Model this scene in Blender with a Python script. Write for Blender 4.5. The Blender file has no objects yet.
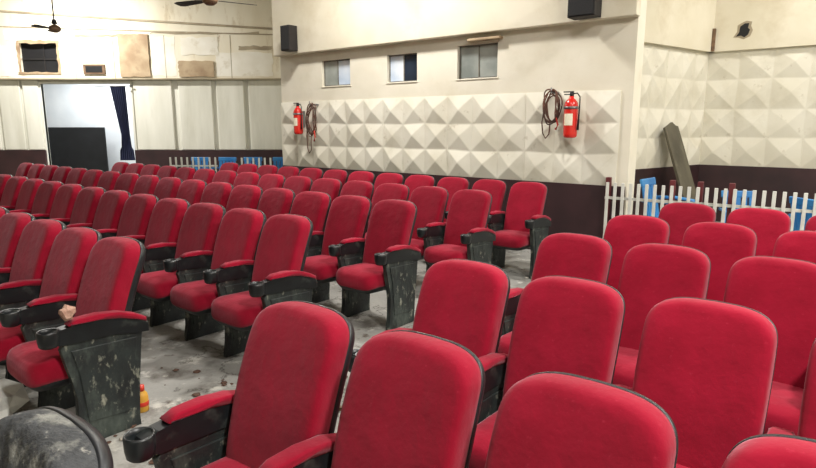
import bpy, bmesh, math, random
from mathutils import Vector, Matrix
random.seed(7)
scene=bpy.context.scene
COL=scene.collection
try:
    scene.view_settings.view_transform='Standard'
    scene.view_settings.look='None'
except Exception as e: print(e)

# ------------------------------------------------------------ materials
def lin(c):
    o=[]
    for v in c:
        v/=255.0
        o.append(v/12.92 if v<=0.04045 else ((v+0.055)/1.055)**2.4)
    return (o[0],o[1],o[2],1.0)
def mat(name,c1,c2=None,rough=0.6,scale=4.0,detail=6.0,stretch=(1,1,1),lo=0.35,hi=0.65,bump=0.0,bscale=60.0,
        metallic=0.0,sheen=0.0,third=None,tscale=1.0,tpos=(0.55,0.7),rnd=0.0,spec=0.5,emit=0.0,coat=0.0,cracks=0.0,fourth=None,fscale=6,fpos=(.6,.66),bdist=.01,fifth=None,gscale=10,gpos=(.6,.7)):
    m=bpy.data.materials.new(name); m.use_nodes=True
    nt=m.node_tree; b=nt.nodes['Principled BSDF']
    b.inputs['Roughness'].default_value=rough
    b.inputs['Metallic'].default_value=metallic
    b.inputs['Specular IOR Level'].default_value=spec
    if coat: b.inputs['Coat Weight'].default_value=coat
    if sheen:
        b.inputs['Sheen Weight'].default_value=sheen
        b.inputs['Sheen Roughness'].default_value=0.5
        b.inputs['Sheen Tint'].default_value=(1.0,0.7,0.78,1)
    tc=nt.nodes.new('ShaderNodeTexCoord'); mp=nt.nodes.new('ShaderNodeMapping')
    mp.inputs['Scale'].default_value=stretch
    nt.links.new(tc.outputs['Object'],mp.inputs['Vector'])
    n=nt.nodes.new('ShaderNodeTexNoise'); n.inputs['Scale'].default_value=scale; n.inputs['Detail'].default_value=detail
    nt.links.new(mp.outputs[0],n.inputs['Vector'])
    r=nt.nodes.new('ShaderNodeValToRGB')
    r.color_ramp.elements[0].position=lo; r.color_ramp.elements[1].position=hi
    r.color_ramp.elements[0].color=lin(c1); r.color_ramp.elements[1].color=lin(c2 or c1)
    nt.links.new(n.outputs['Fac'],r.inputs['Fac'])
    out=r.outputs['Color']
    for (col,sc,ps) in ((third,tscale,tpos),(fourth,fscale,fpos),(fifth,gscale,gpos)):
        if col is None: continue
        n2=nt.nodes.new('ShaderNodeTexNoise'); n2.inputs['Scale'].default_value=sc; n2.inputs['Detail'].default_value=9
        n2.inputs['Roughness'].default_value=.65
        nt.links.new(mp.outputs[0],n2.inputs['Vector'])
        r2=nt.nodes.new('ShaderNodeValToRGB'); r2.color_ramp.elements[0].position=ps[0]; r2.color_ramp.elements[1].position=ps[1]
        nt.links.new(n2.outputs['Fac'],r2.inputs['Fac'])
        mx=nt.nodes.new('ShaderNodeMixRGB'); mx.inputs['Color2'].default_value=lin(col)
        nt.links.new(r2.outputs['Color'],mx.inputs['Fac']); nt.links.new(out,mx.inputs['Color1'])
        out=mx.outputs['Color']
    if cracks:
        nd=nt.nodes.new('ShaderNodeTexNoise'); nd.inputs['Scale'].default_value=cracks; nd.inputs['Detail'].default_value=12; nd.inputs['Roughness'].default_value=.62
        nt.links.new(mp.outputs[0],nd.inputs['Vector'])
        r3=nt.nodes.new('ShaderNodeValToRGB'); cr=r3.color_ramp
        cr.elements[0].position=.492; cr.elements[0].color=(1,1,1,1); cr.elements[1].position=.508; cr.elements[1].color=(1,1,1,1)
        e=cr.elements.new(.5); e.color=(.18,.16,.14,1)
        nt.links.new(nd.outputs['Fac'],r3.inputs['Fac'])
        mx=nt.nodes.new('ShaderNodeMixRGB'); mx.blend_type='MULTIPLY'; mx.inputs['Fac'].default_value=.8
        nt.links.new(out,mx.inputs['Color1']); nt.links.new(r3.outputs['Color'],mx.inputs['Color2']); out=mx.outputs['Color']
    if rnd:
        oi=nt.nodes.new('ShaderNodeObjectInfo'); mr=nt.nodes.new('ShaderNodeMapRange')
        mr.inputs['To Min'].default_value=1-rnd; mr.inputs['To Max'].default_value=1+rnd
        nt.links.new(oi.outputs['Random'],mr.inputs['Value'])
        hs=nt.nodes.new('ShaderNodeHueSaturation'); nt.links.new(mr.outputs[0],hs.inputs['Value'])
        nt.links.new(out,hs.inputs['Color']); out=hs.outputs['Color']
    nt.links.new(out,b.inputs['Base Color'])
    if emit:
        nt.links.new(out,b.inputs['Emission Color']); b.inputs['Emission Strength'].default_value=emit
    if bump:
        n3=nt.nodes.new('ShaderNodeTexNoise'); n3.inputs['Scale'].default_value=bscale; n3.inputs['Detail'].default_value=5
        nt.links.new(tc.outputs['Object'],n3.inputs['Vector'])
        bp=nt.nodes.new('ShaderNodeBump'); bp.inputs['Strength'].default_value=bump; bp.inputs['Distance'].default_value=bdist
        nt.links.new(n3.outputs['Fac'],bp.inputs['Height']); nt.links.new(bp.outputs[0],b.inputs['Normal'])
    return m
M_red=mat('red_fabric',(130,11,34),(146,16,42),rough=0.94,scale=5,bump=0.35,bscale=8,bdist=.03,sheen=0.2,rnd=0.14,spec=0.1,
          third=(114,11,31),tscale=2.5,tpos=(0.5,0.9),fourth=(164,44,66),fscale=60,fpos=(.6,.9))
M_blackfab=mat('worn_black_vinyl',(34,35,37),(64,66,68),rough=0.75,scale=7,bump=1.0,bscale=14,bdist=.03,third=(120,120,114),tscale=12,tpos=(.52,.68),fourth=(150,148,140),fscale=30,fpos=(.62,.72))
M_black=mat('scuffed_black_plastic',(15,19,20),(32,39,38),rough=0.55,scale=6,bump=0.2,bscale=40,stretch=(1,1.8,1),third=(78,86,79),tscale=4.5,tpos=(0.49,0.74),fourth=(138,138,124),fscale=13,fpos=(.58,.72))
M_armblack=mat('armrest_black_plastic',(12,14,16),(24,28,30),rough=0.38,scale=6,third=(66,70,66),tscale=9,tpos=(.56,.8))
M_shell=mat('black_shell',(14,15,18),(26,28,32),rough=0.45,scale=8)
M_cream=mat('cream_plaster',(209,201,178),(223,216,197),rough=0.85,scale=1.2,bump=0.12,bscale=25,third=(188,174,144),tscale=0.7,tpos=(0.54,0.8))
M_white=mat('warm_plaster',(216,209,190),(226,220,204),rough=0.85,scale=1.5,bump=0.12,bscale=25,third=(198,189,164),tscale=0.9,tpos=(0.54,0.85),fourth=(178,165,138),fscale=5,fpos=(.66,.78))
M_upper=mat('stained_cream_plaster',(224,215,192),(237,231,213),rough=0.85,scale=1.0,bump=0.15,bscale=20,stretch=(1.6,1,.6),third=(196,180,148),tscale=1.3,tpos=(0.57,0.72),fourth=(158,136,104),fscale=3.5,fpos=(.66,.74))
M_pale=mat('pale_green_panel',(210,209,196),(226,225,214),rough=0.7,scale=1.0,stretch=(3,3,0.5),third=(192,190,174),tscale=.8,tpos=(.5,.8))
M_relief=mat('relief_panel_paint',(212,207,190),(224,220,206),rough=0.65,scale=1.5,third=(192,185,164),tscale=1.3,tpos=(0.5,0.8),fourth=(172,162,138),fscale=6,fpos=(.61,.78))
M_maroon=mat('dark_maroon_paint',(38,19,22),(56,31,34),rough=0.6,scale=2)
M_post=mat('maroon_post_paint',(74,20,26),(98,30,34),rough=0.6,scale=3)
M_brown=mat('brown_wood',(88,66,48),(122,96,72),rough=0.7,scale=3,stretch=(1,1,6))
M_batten=mat('faded_batten',(150,138,116),(176,164,140),rough=0.8,scale=3)
M_patch=mat('repair_plaster',(230,225,210),(242,239,229),rough=0.9,scale=2,third=(206,196,172),tscale=2.5,tpos=(.57,.75))
M_grey=mat('green_brown_board',(70,66,54),(102,96,80),rough=0.8,scale=3,stretch=(1,1,.4),third=(124,118,100),tscale=5,tpos=(.56,.75))
M_tan=mat('tan_board',(158,134,106),(188,168,138),rough=0.8,scale=3,third=(138,112,88),tscale=2)
M_conc=mat('dirty_concrete',(128,127,122),(154,152,146),rough=0.8,scale=1.3,detail=10,bump=0.7,bscale=24,third=(84,79,72),tscale=2.0,tpos=(0.52,0.66),fourth=(70,56,45),fscale=7,fpos=(.59,.70),fifth=(184,181,172),gscale=4.5,gpos=(.58,.68),cracks=.8)
M_ceil=mat('ceiling_paint',(190,188,178),(205,203,194),rough=0.9,scale=1)
M_fence=mat('dull_white_paint',(182,181,172),(206,205,198),rough=0.6,scale=4)
M_blue=mat('blue_plastic',(36,108,168),(62,140,196),rough=0.4,scale=2)
M_ext=mat('extinguisher_red',(196,28,22),(214,40,32),rough=0.25,scale=2,coat=0.5)
M_label=mat('paper_label',(220,210,180),(236,230,210),rough=0.6,scale=20)
M_metal=mat('dull_metal',(120,120,120),(150,150,150),rough=0.4,metallic=0.8)
M_dark=mat('near_black',(10,10,12),(20,20,24),rough=0.6)
M_spk=mat('speaker_cabinet',(26,22,22),(40,36,34),rough=0.7,scale=6)
M_grille=mat('speaker_grille',(14,14,15),(30,30,32),rough=0.8,scale=150)
M_navy=mat('navy_curtain',(16,22,48),(30,38,70),rough=0.9,scale=6,stretch=(3,3,.4))
M_paneB=mat('pale_blue_glazing',(176,192,214),(226,232,238),rough=0.2,scale=2)
M_paneG=mat('grey_glazing',(128,134,130),(170,174,168),rough=0.2,scale=2)
M_paneD=mat('dark_glazing',(22,26,34),(40,50,66),rough=0.12,scale=2)
M_frame=mat('dull_window_frame',(96,94,88),(128,124,114),rough=0.6,scale=8)
M_rope=mat('brown_hose',(62,44,36),(112,74,58),rough=0.7,scale=8)
M_yel=mat('yellow_bottle_plastic',(190,136,44),(210,160,62),rough=0.45,scale=5)
M_cap=mat('red_cap_plastic',(180,40,26),(205,60,36),rough=0.4)
M_paper=mat('crumpled_paper',(150,112,96),(190,156,138),rough=0.9,scale=30,bump=0.5)
M_debris=mat('debris',(120,114,104),(184,178,168),rough=0.9,scale=12)
M_debrown=mat('brown_debris',(60,40,32),(96,70,56),rough=0.9,scale=12)
M_sack=mat('pale_cloth',(190,190,184),(214,214,208),rough=0.9,scale=8,bump=.4)
M_corr=mat('corridor_paint',(214,218,222),(232,234,236),rough=0.9,scale=1.2)

# ------------------------------------------------------------ mesh builder
class MB:
    def __init__(s): s.bm=bmesh.new(); s.mi=0
    def _f(s,vs,smooth=False):
        try:
            f=s.bm.faces.new(vs); f.material_index=s.mi; f.smooth=smooth; return f
        except ValueError: return None
    def box(s,x0,x1,y0,y1,z0,z1,bev=0.0,seg=2,M=None):
        r=bmesh.ops.create_cube(s.bm,size=1.0); vs=r['verts']
        for v in vs:
            v.co=Vector(((x0+x1)/2+v.co.x*(x1-x0),(y0+y1)/2+v.co.y*(y1-y0),(z0+z1)/2+v.co.z*(z1-z0)))
        es=list({e for v in vs for e in v.link_edges}); fs={f for v in vs for f in v.link_faces}
        for f in fs: f.material_index=s.mi
        allv=set(vs)
        if bev:
            r=bmesh.ops.bevel(s.bm,geom=es,offset=bev,segments=seg,affect='EDGES',profile=0.5)
            for f in r['faces']: f.material_index=s.mi
            allv={v for f in r['faces'] for v in f.verts}
        if M is not None:
            for v in allv: v.co=M@v.co
        return s
    def rings(s,rs,close0=True,close1=True,smooth=True):
        prev=None; first=None
        for ring in rs:
            if len(ring)==1: cur=[s.bm.verts.new(ring[0])]
            else: cur=[s.bm.verts.new(p) for p in ring]
            if first is None: first=cur
            if prev is not None:
                a,b=prev,cur; n=max(len(a),len(b))
                for i in range(n):
                    j=(i+1)%n
                    if len(a)==1 and len(b)>1: s._f([a[0],b[i],b[j]],smooth)
                    elif len(b)==1 and len(a)>1: s._f([a[i],b[0],a[j]],smooth)
                    elif len(a)>1: s._f([a[i],b[i],b[j],a[j]],smooth)
            prev=cur
        if close0 and len(first)>2: s._f(first)
        if close1 and len(prev)>2: s._f(prev)
        return s
    def lathe(s,prof,seg=24,c=(0,0,0),smooth=True,M=None):
        rs=[]
        for r,z in prof:
            if r<1e-6: ring=[Vector((c[0],c[1],c[2]+z))]
            else: ring=[Vector((c[0]+r*math.cos(2*math.pi*i/seg),c[1]+r*math.sin(2*math.pi*i/seg),c[2]+z)) for i in range(seg)]
            if M is not None: ring=[M@p for p in ring]
            rs.append(ring)
        return s.rings(rs,smooth=smooth)
    def tube(s,pts,r,seg=8):
        pts=[Vector(p) for p in pts]; rs=[]; up=Vector((0.13,0.21,1)).normalized()
        for i,p in enumerate(pts):
            t=(pts[min(i+1,len(pts)-1)]-pts[max(i-1,0)])
            if t.length<1e-7: t=Vector((0,0,1))
            t.normalize()
            a=t.cross(up)
            if a.length<0.05: a=t.cross(Vector((1,0,0)))
            a.normalize(); b=t.cross(a)
            rr=r[i] if isinstance(r,(list,tuple)) else r
            rs.append([p+a*rr*math.cos(2*math.pi*k/seg)+b*rr*math.sin(2*math.pi*k/seg) for k in range(seg)])
        return s.rings(rs)
    def extr(s,out,f,t0,t1,bev=0.0,seg=2,smooth=False):
        a=[s.bm.verts.new(f(p[0],p[1],t0)) for p in out]; b=[s.bm.verts.new(f(p[0],p[1],t1)) for p in out]
        fs=[s._f(a,smooth),s._f(b,smooth)]
        n=len(out); caps=set()
        for i in range(n):
            fs.append(s._f([a[i],a[(i+1)%n],b[(i+1)%n],b[i]],smooth))
        for k in (0,1):
            for e in fs[k].edges: caps.add(e)
        if bev:
            r=bmesh.ops.bevel(s.bm,geom=list(caps),offset=bev,segments=seg,affect='EDGES',profile=0.5)
            for q in r['faces']: q.material_index=s.mi; q.smooth=smooth
        return s
    def mesh(s,name,mats):
        bmesh.ops.recalc_face_normals(s.bm,faces=s.bm.faces)
        me=bpy.data.meshes.new(name); s.bm.to_mesh(me); s.bm.free()
        for m in (mats if isinstance(mats,(list,tuple)) else [mats]): me.materials.append(m)
        return me
def obj(name,me,parent=None,M=None,**kw):
    o=bpy.data.objects.new(name,me); COL.objects.link(o)
    if parent is not None: o.parent=parent
    if M is not None:
        if parent is None: o.matrix_world=M
        else: o.matrix_local=M
    for k,v in kw.items(): o[k]=v
    return o
def thing(name,label,category,M,**kw):
    o=obj(name,None,None,M,label=label,category=category,**kw); o.empty_display_size=0.1; return o
T=Matrix.Translation
def RZ(a): return Matrix.Rotation(a,4,'Z')
def RX(a): return Matrix.Rotation(a,4,'X')
def RY(a): return Matrix.Rotation(a,4,'Y')

def frame(P,Q):
    d=Vector((Q[0]-P[0],Q[1]-P[1],0)); L=d.length
    return T(Vector((P[0],P[1],0)))@RZ(math.atan2(d.y,d.x)), L
def sn(S,N): return (.626*N-.78*S, .78*N+.626*S)
ANG=math.atan2(-.626,.78)

# ------------------------------------------------------------ room
CZ=5.2
F1,L1=frame(sn(8.45,6.95),sn(2.30,6.95))
FL,LL=frame((-13.2,15),(-2.75,15))
C=(4.98,10.16); B=(2.98,8.65); D=(C[0]+.78*4.4,C[1]-.626*4.4)
FS,LS=frame(B,C)
FR,LR=frame(C,D)
def struct(name,me,M=None): return obj(name,me,None,M,kind='structure')

mb=MB(); mb.box(-14,9.6,-5,18.2,-0.1,0); struct('floor',mb.mesh('floor',M_conc))
mb=MB(); mb.box(-14,9.6,-5,18.2,CZ,CZ+.1); struct('ceiling',mb.mesh('ceiling',M_ceil))

WIN=[(1.05,1.695,2.24,2.65),(2.47,3.04,2.24,2.64),(3.74,4.37,2.23,2.67)]
mb=MB()
mb.box(0,L1,0,.25,0,2.23)
x=0
for w in WIN:
    mb.box(x,w[0],0,.25,2.23,2.67); mb.box(w[0],w[1],0,.25,w[3],2.67) if w[3]<2.67 else None
    x=w[1]
mb.box(x,L1,0,.25,2.23,2.67)
mb.box(0,L1,0,.25,2.67,CZ)
struct('wall_back',mb.mesh('wall_back',M_white),F1)
mb=MB(); mb.box(-.02,L1+.02,-.13,0,2.79,CZ,bev=.01); struct('trim_1',mb.mesh('bulkhead',M_cream),F1)
mb=MB(); mb.box(0,L1-.02,-.03,0,0,.90); struct('baseboard_back',mb.mesh('dado',M_maroon),F1)

def relief(name,L,z0,z1,nx,nz,depth,M,x0=0.0):
    mb=MB(); bm=mb.bm
    tw=(L-x0)/nx; th=(z1-z0)/nz
    g={}; rnd=random.Random(5)
    for i in range(nx+1):
        for j in range(nz+1):
            jx=rnd.uniform(-.016,.016) if 0<i<nx else 0; jz=rnd.uniform(-.014,.014) if 0<j<nz else 0
            inner=0<i<nx and 0<j<nz
            g[i,j]=bm.verts.new((x0+i*tw+jx,-.02-(rnd.uniform(0,.45)*depth if inner and (i+j)%2 else 0),z0+j*th+jz))
    for i in range(nx):
        for j in range(nz):
            ap=bm.verts.new((x0+(i+.5)*tw+rnd.uniform(-.03,.03),-.02-depth*rnd.uniform(.75,1.2),z0+(j+.5)*th+rnd.uniform(-.02,.02)))
            q=[g[i,j],g[i+1,j],g[i+1,j+1],g[i,j+1]]
            for k in range(4): mb._f([q[k],q[(k+1)%4],ap])
    bmesh.ops.recalc_face_normals(bm,faces=bm.faces)
    es=[e for e in bm.edges if len(e.link_faces)==2]
    r=bmesh.ops.bevel(bm,geom=es,offset=.010,segments=2,affect='EDGES',profile=0.5)
    for f in r['faces']: f.smooth=True
    mb.box(x0,L,-.0195,0,z0,z1)
    for i in range(3,nx,3):
        mb.box(x0+i*tw-.004,x0+i*tw+.004,-.026,-.0195,z0,z1)
    struct(name,mb.mesh(name,M_relief),M)
relief('trim_2',L1-.14,.90,2.0,15,3,.052,F1)

mb=MB(); mb.box(0,LS,0,.2,0,CZ); struct('wall_side',mb.mesh('wall_side',M_white),FS)
mb=MB(); mb.box(0,LR,0,.2,0,CZ); struct('wall_rear',mb.mesh('wall_rear',M_white),FR)
Fret,Lret=frame(sn(2.30,7.16),B)
mb=MB(); mb.box(0,Lret,0,.2,0,CZ); struct('wall_return',mb.mesh('wall_return',M_white),Fret)
relief('trim_3',LS,.95,2.79,6,4,.05,FS)
relief('trim_4',LR,.95,2.79,9,4,.05,FR)
mb=MB(); mb.box(0,LS,-.1,0,2.79,CZ); struct('trim_5',mb.mesh('bh',M_cream),FS)
mb=MB(); mb.box(0.0,LR,-.1,0,2.79,CZ); struct('trim_6',mb.mesh('bh',M_cream),FR)
mb=MB(); mb.box(0,LS,-.03,0,0,.95); struct('baseboard_side',mb.mesh('dado',M_maroon),FS)
mb=MB(); mb.box(0,LR,-.03,0,0,.95); struct('baseboard_rear',mb.mesh('dado',M_maroon),FR)
mb=MB(); XZ=lambda a,b,t: Vector((a,t,b))
mb.extr([(.37,2.99),(.45,2.98),(.52,2.95),(.61,2.99),(.64,3.08),(.61,3.15),(.62,3.21),(.54,3.23),(.47,3.20),(.42,3.17),(.42,3.07)],XZ,-.103,-.1)
mb.mi=1; mb.extr([(.41,3.0),(.48,3.01),(.53,2.98),(.58,3.02),(.60,3.09),(.57,3.12),(.58,3.19),(.52,3.19),(.46,3.15),(.45,3.06)],XZ,-.107,-.102)  # flat near-black patch stands in for the shaded depth of a broken hole
struct('window_4',mb.mesh('hatch',[M_batten,M_dark]),FR)
mb=MB(); mb.box(.07,.115,-.15,-.1,2.80,3.15); struct('trim_7',mb.mesh('strip',M_brown),FR)

def window(n,w,panes):
    x0,x1,z0,z1=w
    mb=MB(); t=.018
    mb.box(x0,x1,.05,.08,z0,z0+t); mb.box(x0,x1,.05,.08,z1-t,z1); mb.box(x0,x0+t,.05,.08,z0+t,z1-t); mb.box(x1-t,x1,.05,.08,z0+t,z1-t)
    xm=(x0+x1)/2; mb.box(xm-.008,xm+.008,.05,.08,z0+t,z1-t)
    fr=obj('window_%d'%n,mb.mesh('window_frame',M_frame),None,F1,kind='structure')
    for k,pm in enumerate(panes):
        a=x0+t if k==0 else xm+.008; b=xm-.008 if k==0 else x1-t
        mb=MB(); mb.box(a,b,.062,.068,z0+t,z1-t); obj('window_pane',mb.mesh('pane',pm),fr)
    mb=MB(); mb.box(x0-.02,x1+.02,-.012,.05,z0-.018,z0,bev=.004); obj('window_sill',mb.mesh('sill',M_white),fr)
window(1,WIN[0],[M_paneG,M_paneB]); window(2,WIN[1],[M_paneB,M_paneD]); window(3,WIN[2],[M_paneG,M_paneG])
mb=MB(); mb.box(.3,5.5,.6,.65,1.8,3.1); struct('booth_dark_backing',mb.mesh('booth',M_dark),F1)  # near-black backing sheet stands in for the unlit room behind the windows

# left far wall
DX0,DX1,DZ=4.12,6.33,2.62
mb=MB(); mb.box(0,DX0,0,.08,0,DZ); mb.box(DX1,LL,0,.08,0,DZ); mb.box(0,LL,0,.08,DZ,2.74)
mb.box(0,LL,.02,.08,2.74,CZ)
struct('wall_far',mb.mesh('wall_far',M_pale),FL)
ox0,ox1,oz0,oz1=3.75,4.7,2.88,3.58
mb=MB(); mb.box(0,ox0,-.14,0.02,2.74,CZ); mb.box(ox1,LL,-.14,.02,2.74,CZ); mb.box(ox0,ox1,-.14,.02,2.74,oz0); mb.box(ox0,ox1,-.14,.02,oz1,CZ)
struct('trim_8',mb.mesh('upper',M_upper),FL)
mb=MB(); mb.box(0,LL,-.17,0,2.715,2.745); struct('trim_9',mb.mesh('ledge',M_batten),FL)
mb=MB(); mb.box(0,DX0-.02,-.09,0,0,1.0); mb.box(DX1+.02,LL,-.09,0,0,1.0); struct('baseboard_far',mb.mesh('dado',M_maroon),FL)
mb=MB()
for a,b in [(0,1.4),(1.45,3.0),(3.08,3.62),(3.68,4.08),(6.42,7.37),(7.52,8.36),(8.46,9.15),(9.25,10.1)]:
    mb.box(a,b,-.06,0,1.0,2.715,bev=.025,seg=3)
struct('trim_10',mb.mesh('pilasters',M_pale),FL)
mb=MB(); Lb=math.hypot(10.4,.65); mb.box(0,Lb,-.16,-.14,-.022,.022)
struct('trim_11',mb.mesh('batten',M_batten),FL@T((0,0,4.52))@RY(math.atan2(.65,10.4)))
mb=MB(); mb.box(0,Lb,-.15,-.14,-.012,.012)
struct('trim_12',mb.mesh('seam',M_batten),FL@T((0,0,4.05))@RY(math.atan2(.30,10.4)))
mb=MB()
for xx in (5.1,6.05,7.3,8.9): mb.box(xx-.008,xx+.008,-.146,-.14,2.75,3.75)
struct('trim_13',mb.mesh('joints',M_batten),FL)
rr=random.Random(6)
def ragged(x0,x1,z0,z1,amp,n=9):
    P=[]
    for i in range(n): P.append((x0+(x1-x0)*i/n+rr.uniform(-amp,amp)*.5,z0+rr.uniform(-amp,amp)))
    for i in range(n): P.append((x1+rr.uniform(-amp,amp),z0+(z1-z0)*i/n))
    for i in range(n): P.append((x1-(x1-x0)*i/n,z1+rr.uniform(-amp,amp)))
    for i in range(n): P.append((x0+rr.uniform(-amp,amp),z1-(z1-z0)*i/n))
    return P
mb=MB()
mb.box(ox0,ox1,-.02,.0,oz0,oz1)
mb.mi=1
mb.extr(ragged(ox0-.05,ox1+.03,oz0-.05,oz0+.01,.015),XZ,-.155,-.135); mb.extr(ragged(ox0-.02,ox1+.05,oz1-.02,oz1+.05,.02),XZ,-.155,-.135)
mb.extr(ragged(ox0-.03,ox0+.03,oz0,oz1,.015),XZ,-.152,-.135); mb.extr(ragged(ox1-.02,ox1+.04,oz0,oz1,.015),XZ,-.152,-.135)
mb.mi=2
mb.box(ox0,ox1,-.06,-.05,3.20,3.215); mb.box(ox0+.55,ox0+.57,-.06,-.05,oz0,oz1)
struct('window_5',mb.mesh('opening',[M_dark,M_tan,M_spk]),FL)
mb=MB(); mb.box(5.3,5.82,-.18,-.14,2.84,3.07); mb.mi=1; mb.box(5.36,5.76,-.185,-.18,2.88,3.03)
struct('window_6',mb.mesh('vent',[M_brown,M_dark]),FL)
for (a,b,z0,z1) in [(6.2,6.92,2.76,3.78),(7.62,8.48,2.76,3.15)]:
    mb=MB(); mb.extr(ragged(a,b,z0+.02,z1,.012),XZ,-.03,0)
    obj('board_patch',mb.mesh('patch',M_tan),None,FL@T((0,-.148,0)),label='tan board patch with ragged edges covering the plaster wall',category='board')
k=0
for (a,b,z0,z1,mm) in [(3.45,5.2,3.62,3.88,M_patch),(4.78,5.22,2.85,3.5,M_patch),(6.95,7.55,2.80,3.72,M_patch),(8.52,9.9,2.80,3.35,M_patch),(5.15,6.3,3.72,3.77,M_batten),(7.0,9.6,3.78,3.82,M_batten),(9.1,9.9,3.42,3.50,M_batten),(2.7,3.5,2.78,3.5,M_patch),(7.7,8.6,3.3,3.7,M_patch)]:
    mb=MB(); mb.extr(ragged(a,b,z0,z1,.022),XZ,-.143-.0007*k,-.135); struct('trim_%d'%(20+k),mb.mesh('flake',mm),FL); k+=1
Fq,Lq=frame((-2.75,15),sn(8.45,7.2))
mb=MB(); mb.box(0,Lq,-.1,.1,0,CZ); struct('wall_inner',mb.mesh('wi',M_white),Fq)
mb=MB(); mb.box(1,9,2.4,2.5,0,3.2); mb.box(1,1.1,.25,2.4,0,3.2); mb.box(8.9,9,.25,2.4,0,3.2); mb.box(1,9,.25,2.5,3.2,3.3)
struct('wall_corridor',mb.mesh('corr',M_corr),FL)
mb=MB(); mb.box(1.8,4.55,2.05,2.1,0,1.56,bev=.01)  # plain near-black upright panel beyond the doorway
obj('dark_panel',mb.mesh('pp',M_dark),None,FL,label='low black panel standing in the bright corridor',category='partition')
mb=MB(); t=.05
mb.box(DX0-t,DX0,-.03,.09,0,DZ+t); mb.box(DX1,DX1+t,-.03,.09,0,DZ+t); mb.box(DX0,DX1,-.03,.09,DZ,DZ+t)
struct('door_1',mb.mesh('doorframe',M_pale),FL)
cur=thing('curtain','dark navy curtain gathered at the side of the doorway','curtain',FL@T((DX1-.23,-.12,0)))
mb=MB(); bm=mb.bm; nx,nz=40,22; g=[]
for j in range(nz+1):
    z=.75+(2.55-.75)*j/nz; q=j/nz
    w=.10+.08*abs(q-.35)*1.5+(.04 if q<.15 else 0); cxx=.07-.15*max(0,q-.35)
    row=[]
    for i in range(nx+1):
        u=i/nx-.5; row.append(bm.verts.new((cxx+u*2*w,.03*math.sin(u*42)*(.6+.4*q),z)))
    g.append(row)
for j in range(nz):
    for i in range(nx): mb._f([g[j][i],g[j][i+1],g[j+1][i+1],g[j+1][i]],True)
obj('curtain_cloth',mb.mesh('cloth',M_navy),cur)
mb=MB(); mb.tube([(-.6,0,2.56),(.35,0,2.56)],.012); obj('curtain_rod',mb.mesh('rod',M_metal),cur)

mb=MB(); mb.box(-13.5,-13.2,-5,18.2,0,CZ); struct('wall_left',mb.mesh('w',M_cream))
mb=MB(); mb.box(-14,9.6,-5.2,-5,0,CZ); struct('wall_front',mb.mesh('w',M_cream))
mb=MB(); mb.box(D[0],D[0]+.2,-5,D[1]+.2,0,CZ); struct('wall_right',mb.mesh('w',M_cream))

# ------------------------------------------------------------ theatre chair
def backoutline():
    pts=[]; H=.586; n=8
    for i in range(n+1): pts.append((-.188+.376*i/n,0.0))
    side=[(.199,.012),(.203,.06),(.205,.14),(.207,.24),(.209,.33),(.209,.40)]
    pts+=side
    a=.208; h0=.455; b=H-h0-.010; m=28
    for i in range(m+1):
        t=math.pi*i/m
        c,s_=math.cos(t),math.sin(t); e=2/3.9
        x=a*math.copysign(abs(c)**e,c)
        pts.append((x*(1-.035*s_), h0+b*(abs(s_)**e)+.010*(1-(x/a)**2)))
    pts+=[(-x,h) for x,h in reversed(side)]
    return pts
def bmap(x,h,d):
    y=.015+.29*h+.08*h*h-.016*math.sin(math.pi*min(max(h,0),.6)/.6)-.22*x*x
    return Vector((x,y-d,.395+h+.12*d))
def cushion(out,rs,c,f,smooth=True):
    mb=MB(); L=[]
    for s_,d in rs:
        if s_==0: L.append([f(c[0],c[1],d)])
        else: L.append([f(c[0]+(x-c[0])*s_,c[1]+(h-c[1])*s_,d) for x,h in out])
    mb.rings(L); return mb
BO=backoutline()
me_back=cushion(BO,[(0,-.01),(.96,-.01),(.995,0),(1,.02),(.999,.046),(.992,.062),(.975,.074),(.945,.081),(.88,.086),(.7,.088),(.3,.089),(0,.089)],(0,.30),bmap).mesh('backrest',M_red)
me_shell=cushion(BO,[(0,-.055),(.6,-.053),(.88,-.045),(.97,-.03),(1.0,-.012),(1.004,-.003),(1.0,.003),(.95,.0),(0,-.005)],(0,.30),bmap).mesh('back_shell',M_shell)
SO=[]
for i in range(40):
    t=2*math.pi*i/40; c_,s_=math.cos(t),math.sin(t); e=2/5.5
    SO.append((.212*math.copysign(abs(c_)**e,c_),.235*math.copysign(abs(s_)**e,s_)))
def smap(x,h,d):
    return Vector((x,-.175+h,.345+d-.04*h*1.2-.25*max(0,-h-.12)**2*8))
me_seat=cushion(SO,[(0,0),(.9,0),(.97,.008),(1,.03),(1.0,.065),(.985,.09),(.95,.108),(.88,.117),(.7,.122),(.4,.124),(0,.125)],(0,0),smap).mesh('seat',M_red)
me_pan=cushion(SO,[(0,-.06),(.6,-.055),(.85,-.035),(.95,0),(.965,.012),(.9,.01),(0,.01)],(0,0),smap).mesh('seat_pan',M_shell)
fx=lambda a,b,t: Vector((t,a,b))
top=[(.15,.566),(.08,.598),(.0,.623),(-.1,.640),(-.2,.643),(-.28,.635),(-.33,.622)]
bot=[(-.335,.565),(-.28,.555),(-.2,.552),(-.05,.545),(.1,.52),(.15,.512)]
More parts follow.
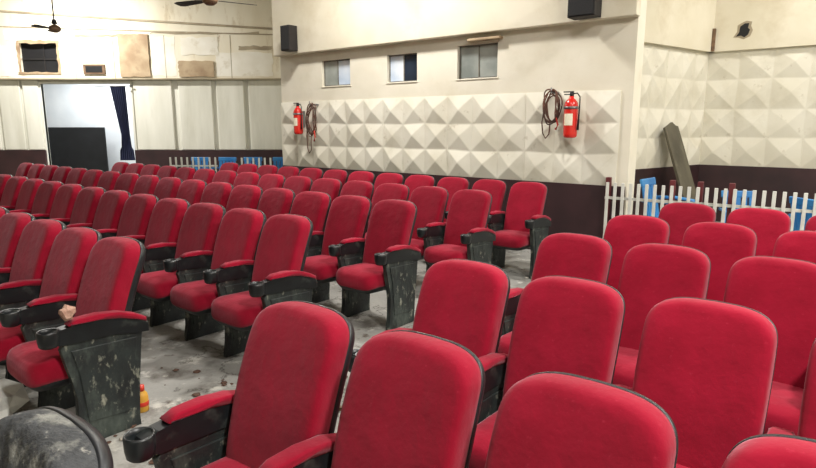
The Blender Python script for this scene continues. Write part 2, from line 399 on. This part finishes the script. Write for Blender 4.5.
def arm(x):
    mb=MB(); mb.extr(top+bot,fx,x-.029,x+.029,bev=.008); me=mb.mesh('armrest',M_armblack)
    mb=MB()
    t2=[(.14,.571),(.08,.599),(.0,.624),(-.1,.641),(-.2,.644),(-.24,.640)]
    up=[(-.248,.648),(-.2,.668),(-.1,.670),(.0,.654),(.08,.629),(.14,.596)]
    mb.extr(t2+up,fx,x-.033,x+.033,bev=.010,seg=3,smooth=True); me2=mb.mesh('armrest_pad',M_red)
    mb=MB(); mb.lathe([(0,.556),(.036,.556),(.044,.564),(.048,.59),(.049,.630),(.046,.638),(.040,.636),(.037,.62),(.036,.585),(0,.583)],24,(x,-.33,0))
    me3=mb.mesh('cup_holder',M_armblack)
    mb=MB()
    p=[(.12,.545),(-.27,.56),(-.29,.53),(-.275,.46),(-.25,.38),(-.235,.26),(-.235,.12),(-.255,.03),(-.26,.0),(.07,.0),(.065,.06),(.08,.25),(.10,.42)]
    mb.extr(p,fx,x-.019,x+.019,bev=.006)
    q=[(.085,.50),(-.245,.515),(-.21,.38),(-.195,.12),(.04,.10),(.05,.3)]
    mb.extr(q,fx,x-.024,x+.024,bev=.004)
    me4=mb.mesh('side_panel',M_black)
    return me,me2,me3,me4
ARM_L=arm(-.25); ARM_R=arm(.25)
def swapmat(me,m):
    n=me.copy(); n.materials.clear(); n.materials.append(m); return n
def chair(M,both=False,label='',group='',black=False):
    e=thing('theater_chair',label,'chair',M,group=group)
    def P(n,me,par,mm=None):
        if black and mm: me=swapmat(me,mm)
        return obj(n,me,par)
    b=P('backrest',me_back,e,M_blackfab); P('back_shell',me_shell,b)
    s=P('seat',me_seat,e,M_blackfab); P('seat_pan',me_pan,s)
    for A in ([ARM_L,ARM_R] if both else [ARM_L]):
        P('side_panel',A[3],e); a=P('armrest',A[0],e); P('armrest_pad',A[1],a,M_blackfab); P('cup_holder',A[2],a)
    return e
def put(x,y,both,label,group,black=False,yaw=0.0,z=0):
    N=(.626,.78); tx,ty=x-.19*N[0],y-.19*N[1]
    return chair(T((tx,ty,z))@RZ(ANG+yaw),both,label,group,black)
LAB_IN='crimson upholstered theater chair with black armrests in a row'
LAB_END='crimson theater chair with scuffed black end panel beside the aisle'
def row(p,n,sp,sgn,group,endk):
    for k in range(n):
        put(p[0]+sgn*(-.78)*sp*k,p[1]+sgn*.626*sp*k,k==endk,LAB_END if k==0 else LAB_IN,group,yaw=random.uniform(-.02,.02))
E=[((-1.585,3.24),5),((-.81,4.11),13),((-.08,4.96),17),((.655,5.77),15),((1.38,6.58),12)]
for (p,n) in E: row(p,n,.51,1,'red theater chairs across the aisle',0)
Rr=[((-.335,1.98),4,.505),((.30,2.66),4,.508),((.99,3.36),4,.505),((1.63,4.08),4,.515),((2.29,4.76),3,.505)]
for (p,n,sp) in Rr: row(p,n,sp,-1,'red theater chairs near the slat fence',n-1)
put(-.735,1.155,False,'worn black vinyl theater chair at the end of a row','red theater chairs near the slat fence',black=True)

# ------------------------------------------------------------ fences
mb=MB(); mb.box(-.017,.017,-.010,.010,0,.955,bev=.003,seg=1)
me_pick=mb.mesh('picket',M_fence)
def fence(P,Q,step,label,posts=()):
    M,L=frame(P,Q); e=thing('picket_fence',label,'fence',M)
    mb=MB(); mb.box(0,L,.012,.035,.25,.29); obj('fence_rail',mb.mesh('rail',M_fence),e)
    mb=MB(); mb.box(0,L,.012,.035,.76,.79); obj('fence_rail',mb.mesh('rail',M_fence),e)
    n=int(L/step)
    for i in range(n+1):
        obj('picket',me_pick,e,T((.03+i*(L-.06)/n,0,0)))
    for a in posts:
        mb=MB(); mb.box(a-.028,a+.028,.04,.096,0,1.01,bev=.006); obj('fence_post',mb.mesh('post',M_post),e)
fence(sn(2.50,6.78),sn(-2.0,7.05),.088,'white painted slat fence with maroon posts beside the paneled wall',(.02,.72,1.0,1.3,2.6,3.8))
fence((-5.0,12.4),(-4.0,12.4),.12,'short white slat fence in front of the blue chairs')
fence((-3.45,12.2),(-2.8,12.2),.12,'short white slat fence beside the paneled wall corner')
# ------------------------------------------------------------ blue plastic chairs
def blue_meshes():
    mb=MB(); mb.box(-.22,.22,-.22,.22,.42,.45,bev=.012); s=mb.mesh('seat',M_blue)
    mb=MB(); A=T((0,.2,.44))@RX(math.radians(-12))
    for i in range(5): mb.box(-.19+i*.08,-.13+i*.08,-.012,.012,.0,.40,bev=.006,M=A)
    mb.box(-.21,.21,-.016,.016,.38,.47,bev=.012,M=A); b=mb.mesh('backrest',M_blue)
    legs=[]
    for sx in (-1,1):
        for sy in (-1,1):
            mb=MB(); mb.tube([(sx*.24,sy*.24,0),(sx*.2,sy*.19,.43)],[.018,.026]); legs.append(mb.mesh('leg',M_blue))
    arms=[]
    for sx in (-1,1):
        mb=MB(); mb.tube([(sx*.22,.26,.66),(sx*.25,.05,.67),(sx*.25,-.16,.65),(sx*.23,-.2,.45)],.02); arms.append(mb.mesh('armrest',M_blue))
    return s,b,legs,arms
BM=blue_meshes()
def blue(M,group,label='blue molded plastic chair behind the white slat fence'):
    e=thing('plastic_chair',label,'chair',M,group=group)
    obj('seat',BM[0],e); obj('backrest',BM[1],e)
    for l in BM[2]: obj('leg',l,e)
    for a in BM[3]: obj('armrest',a,e)
for S,N,rz,sc in [(1.97,7.62,1.5,1.06),(1.2,7.8,.5,.92),(.45,7.85,2.4,.92),(-.2,7.7,.3,.95),(-.78,7.75,.1,1.0),(-1.36,7.8,-.1,1.02)]:
    x,y=sn(S,N)
    blue(T((x,y,0))@RZ(ANG+rz)@Matrix.Scale(sc,4),'blue plastic chairs behind the long fence')
for i in range(4): blue(T((-4.75+i*.62,13.2,0))@RZ(random.uniform(-.1,.1))@Matrix.Scale(1.0,4),'blue plastic chairs in a row')

# leaning board in the recess
mb=MB(); mb.extr([(-.19,0),(.19,.0),(.185,.7),(.195,1.2),(.19,1.58),(.12,1.60),(.06,1.67),(-.05,1.64),(-.17,1.62),(-.18,1.0)],XZ,-.02,.02,bev=.004)
obj('leaning_board',mb.mesh('board',M_grey),None,FS@T((1.47,-.60,0.06))@RY(math.radians(-9))@RX(math.radians(-16)),label='worn wide green brown board leaning against the relief wall',category='board')

# ------------------------------------------------------------ speakers
def speaker(a,z,w,h,d=.26):
    e=thing('wall_speaker','black box loudspeaker mounted high on the cream wall','speaker',F1@T((a,-.16-d/2,z)))
    mb=MB(); mb.box(-w/2,w/2,-d/2,d/2,0,h,bev=.008); obj('cabinet',mb.mesh('cab',M_spk),e)
    mb=MB(); mb.box(-w/2+.015,w/2-.015,-d/2-.012,-d/2+.002,.015,h-.015,bev=.005); obj('grille',mb.mesh('gr',M_grille),e)
    mb=MB(); mb.box(-.04,.04,d/2-.002,d/2+.03,h*.3,h*.7); obj('bracket',mb.mesh('br',M_metal),e)
speaker(8.45-7.90,2.82,.22,.40,.18); speaker(8.45-2.82,2.80,.32,.42,.2)

# ------------------------------------------------------------ fire extinguishers
def extinguisher(a,z,s):
    e=thing('fire_extinguisher','red fire extinguisher hung on the relief wall beside a coiled hose','fire extinguisher',F1@T((a,-.215,z))@Matrix.Scale(s,4))
    mb=MB(); mb.lathe([(0,0),(.055,0),(.07,.015),(.072,.04),(.072,.33),(.066,.365),(.045,.395),(.025,.41),(.025,.43),(0,.43)],28); obj('cylinder_body',mb.mesh('body',M_ext),e)
    mb=MB(); mb.lathe([(.0735,.13),(.0735,.25)],28)
    bmesh.ops.delete(mb.bm,geom=[f for f in mb.bm.faces if len(f.verts)>4],context='FACES')
    bmesh.ops.delete(mb.bm,geom=[f for f in mb.bm.faces if f.calc_center_median().y>-.02 or abs(f.calc_center_median().x)>.05],context='FACES')
    obj('paper_label',mb.mesh('lab',M_label),e)
    mb=MB(); mb.lathe([(0,.43),(.022,.43),(.022,.47),(0,.47)],16); mb.box(-.09,.02,-.012,.012,.47,.482,bev=.003); mb.box(-.085,.02,-.01,.01,.445,.455,bev=.003)
    obj('valve_handle',mb.mesh('valve',M_dark),e)
    mb=MB(); mb.tube([(.02,0,.455),(.06,0,.46),(.095,-.01,.42),(.1,-.02,.34),(.095,-.02,.2),(.09,-.02,.08)],[.007,.007,.007,.007,.009,.013]); obj('hose',mb.mesh('hose',M_dark),e)
    mb=MB(); mb.box(-.02,.02,.07,.125,.1,.36); mb.lathe([(.076,.3),(.078,.3),(.078,.325),(.076,.325)],28); obj('wall_bracket',mb.mesh('brk',M_metal),e)
extinguisher(8.45-2.94,1.46,1.12); extinguisher(8.45-7.78,1.46,1.08)
def coil(a,zc,hh0,w,tail,label,seed):
    e=thing('hose_coil',label,'hose',F1@T((a,-.16,0)))
    r_=random.Random(seed)
    for k in range(6):
        mb=MB(); pts=[]; cz=zc+r_.uniform(-.02,.02); hw=w*r_.uniform(.7,1.08); hh=hh0*r_.uniform(.7,1.0)
        ph=r_.uniform(0,6); p2=r_.uniform(0,6); ox=r_.uniform(-.15,.15)*w
        for i in range(49):
            t=2*math.pi*i/48
            pts.append((ox+hw*math.cos(t+.2*math.sin(2*t+p2))*(1+.12*math.sin(3*t+ph)),-.010*k+.015*math.sin(2*t+ph),cz+hh*math.sin(t)+.015*math.sin(3*t+ph)))
        mb.tube(pts,.0085,6); obj('hose_loop',mb.mesh('loop',M_rope),e)
    zt=zc+hh0
    mb=MB(); mb.box(-.02,.02,0,.13,zt-.05,zt-.02); mb.tube([(0,-.06,zt+.02),(0,-.06,zt-.035),(0,.0,zt-.035)],.008,6); obj('wall_hook',mb.mesh('hk',M_metal),e)
    mb=MB(); pts=[(-w*.9,-.02,zc+.05),(-w*1.0,-.03,zc-.5*hh0),(-w*1.1,-.03,(zc+tail)/2),(-w*.95,-.03,tail+.06),(-w*.6,-.03,tail),(-w*.2,-.03,tail+.05),(-w*.1,-.03,zc-hh0*.8)]
    mb.tube(pts,.0085,6); obj('hose_tail',mb.mesh('tail',M_rope),e)
    mb=MB(); mb.tube([(w*.35,-.02,zc-.3*hh0),(w*.9,-.05,zc-hh0*1.0),(w*.6,-.04,zc-hh0*1.25)],[.009,.011,.016],8); obj('nozzle',mb.mesh('nz',M_cap),e)
coil(8.45-3.2,1.82,.21,.11,1.45,'brown coiled hose with a hanging tail beside the extinguisher',4)
coil(8.45-7.48,1.70,.28,.11,1.15,'brown coiled hose with a long hanging tail on the relief wall',9)

mb=MB(); mb.box(3.95,4.45,-.1,-.0,2.70,2.735,bev=.01); obj('ledge_slab',mb.mesh('slab',M_tan),None,F1,label='thin broken tan slab wedged above the window',category='slab')

# ------------------------------------------------------------ fans
def fan(x,y,z,r,rot):
    e=thing('ceiling_fan','brown ceiling fan with three blades hanging on a long rod','ceiling fan',T((x,y,z))@RZ(rot))
    mb=MB(); mb.lathe([(0,-.06),(.05,-.06),(.09,-.03),(.1,0),(.09,.04),(.04,.07),(0,.07)],24); obj('motor_housing',mb.mesh('motor',M_brown),e)
    mb=MB(); mb.tube([(0,0,.06),(0,0,CZ-z)],.012); mb.lathe([(0,.07),(.05,.09),(.03,.16),(0,.17)],16); mb.lathe([(0,CZ-z-.12),(.035,CZ-z-.1),(.055,CZ-z-.001),(0,CZ-z-.001)],16); obj('rod',mb.mesh('rod',M_dark),e)
    for k in range(3):
        mb=MB(); A=RZ(k*2*math.pi/3)@RX(math.radians(10))
        mb.extr([(.08,-.02),(.2,-.055),(r*.9,-.075),(r,-.05),(r,.05),(r*.9,.07),(.2,.05),(.08,.02)],lambda a,b,t:A@Vector((a,b,t)),-.004,.004)
        obj('blade',mb.mesh('blade',M_spk),e)
fan(-6.3,11,3.30,.42,.15); fan(-2.55,8.0,3.19,.60,.55)

# ------------------------------------------------------------ small things
e=thing('bottle','small yellow plastic bottle with red cap standing on the floor','bottle',T((-1.515,3.13,0)))
mb=MB(); mb.lathe([(0,0),(.03,0),(.035,.006),(.035,.085),(.03,.105),(.014,.125),(.014,.135),(0,.135)],20); obj('bottle_body',mb.mesh('b',M_yel),e)
mb=MB(); mb.lathe([(0,.122),(.018,.122),(.018,.153),(0,.155)],16); obj('bottle_cap',mb.mesh('c',M_cap),e)
mb=MB(); mb.lathe([(.0355,.035),(.0362,.036),(.0362,.06),(.0355,.061)],20); obj('bottle_label',mb.mesh('l',M_cap),e)
def crumple(r,seed,mat_,flat=.6):
    random.seed(seed); mb=MB(); bmesh.ops.create_icosphere(mb.bm,subdivisions=2,radius=r)
    for v in mb.bm.verts: v.co*=random.uniform(.65,1.15); v.co.z=v.co.z*flat
    zm=min(v.co.z for v in mb.bm.verts)
    for v in mb.bm.verts: v.co.z-=zm
    return mb.mesh('crumple',mat_)
ex,ey=-1.585-.19*.626,3.24-.19*.78
ax=Matrix.Translation((ex,ey,0))@RZ(ANG)
pp=(ax@Vector((.25,-.235,.666)))
obj('paper_ball',crumple(.038,3,M_paper,1.1),None,T(pp),label='crumpled beige paper lying on a chair armrest',category='paper')
obj('cloth_bundle',crumple(.15,8,M_sack,.9),None,T((-2.23,2.95,0)),label='pale grey bundled cloth lying on the floor',category='cloth')
random.seed(11)
for i in range(60):
    S=random.uniform(1.72,2.95); N=random.uniform(1.2,5.6); x,y=sn(S,N)
    obj('floor_debris',crumple(random.uniform(.008,.026),20+i,M_debris,.35),None,T((x,y,0.0)),label='small pale scrap of rubbish lying on the concrete floor',category='rubbish',group='scraps on the aisle floor')
for i in range(120):
    S=random.gauss(2.65,.36); N=random.gauss(2.0,.36); x,y=sn(S,N)
    obj('floor_debris',crumple(random.uniform(.006,.028),80+i,M_debrown,.3),None,T((x,y,0.0)),label='small brown flake of debris lying on the concrete floor',category='rubbish',group='scraps on the aisle floor')
for sd in range(3):
    mb=MB(); pts=[]
    for i in range(40):
        t=i/39; S=2.25+.12*sd+.7*t+.12*math.sin(7*t+sd); N=1.85+.1*sd+.35*t+.1*math.sin(11*t+1+sd*2); x,y=sn(S,N); pts.append((x,y,.006))
    mb.tube(pts,.006,6); obj('floor_cable',mb.mesh('cable',M_rope),None,None,label='thin dark cable lying across the concrete aisle floor',category='cable')
mb=MB(); mb.box(-.35,.35,-.012,.012,0,.02)
x,y=sn(2.2,2.3); obj('wood_strip',mb.mesh('strip',M_brown),None,T((x,y,0))@RZ(.3),label='thin brown wooden strip lying on the floor',category='wood')

# ------------------------------------------------------------ lights
def area(x,y,z,sx,sy,e,col=(1,.97,.92),rot=(0,0,0)):
    l=bpy.data.lights.new('unseen_overhead_light','AREA'); l.shape='RECTANGLE'; l.size=sx; l.size_y=sy; l.energy=e; l.color=col
    o=bpy.data.objects.new('unseen_overhead_light',l); o.location=(x,y,z); o.rotation_euler=rot; COL.objects.link(o)
for (x,y,e) in [(-2.0,-2.3,40),(2.5,-.9,520),(.2,2.8,110),(4.6,3.6,300),(-8,13.0,420),(-1.2,7.5,250),(6,7.6,120)]:  # unseen overhead lights; the near-right one is added to brighten the front chairs
    area(x,y,5.12,.8,.25,e)
area(-8,16.3,3.15,3,1.2,140,(.95,.98,1))
w=bpy.data.worlds.new('world'); scene.world=w; w.use_nodes=True
w.node_tree.nodes['Background'].inputs[0].default_value=(.8,.85,.9,1); w.node_tree.nodes['Background'].inputs[1].default_value=.1

cam=bpy.data.cameras.new('camera'); co=bpy.data.objects.new('camera',cam); COL.objects.link(co)
cam.sensor_width=36; cam.lens=26.0; cam.clip_start=.05
co.location=(0,0,1.6); co.rotation_euler=(math.radians(90-10.4),0,0)
scene.camera=co
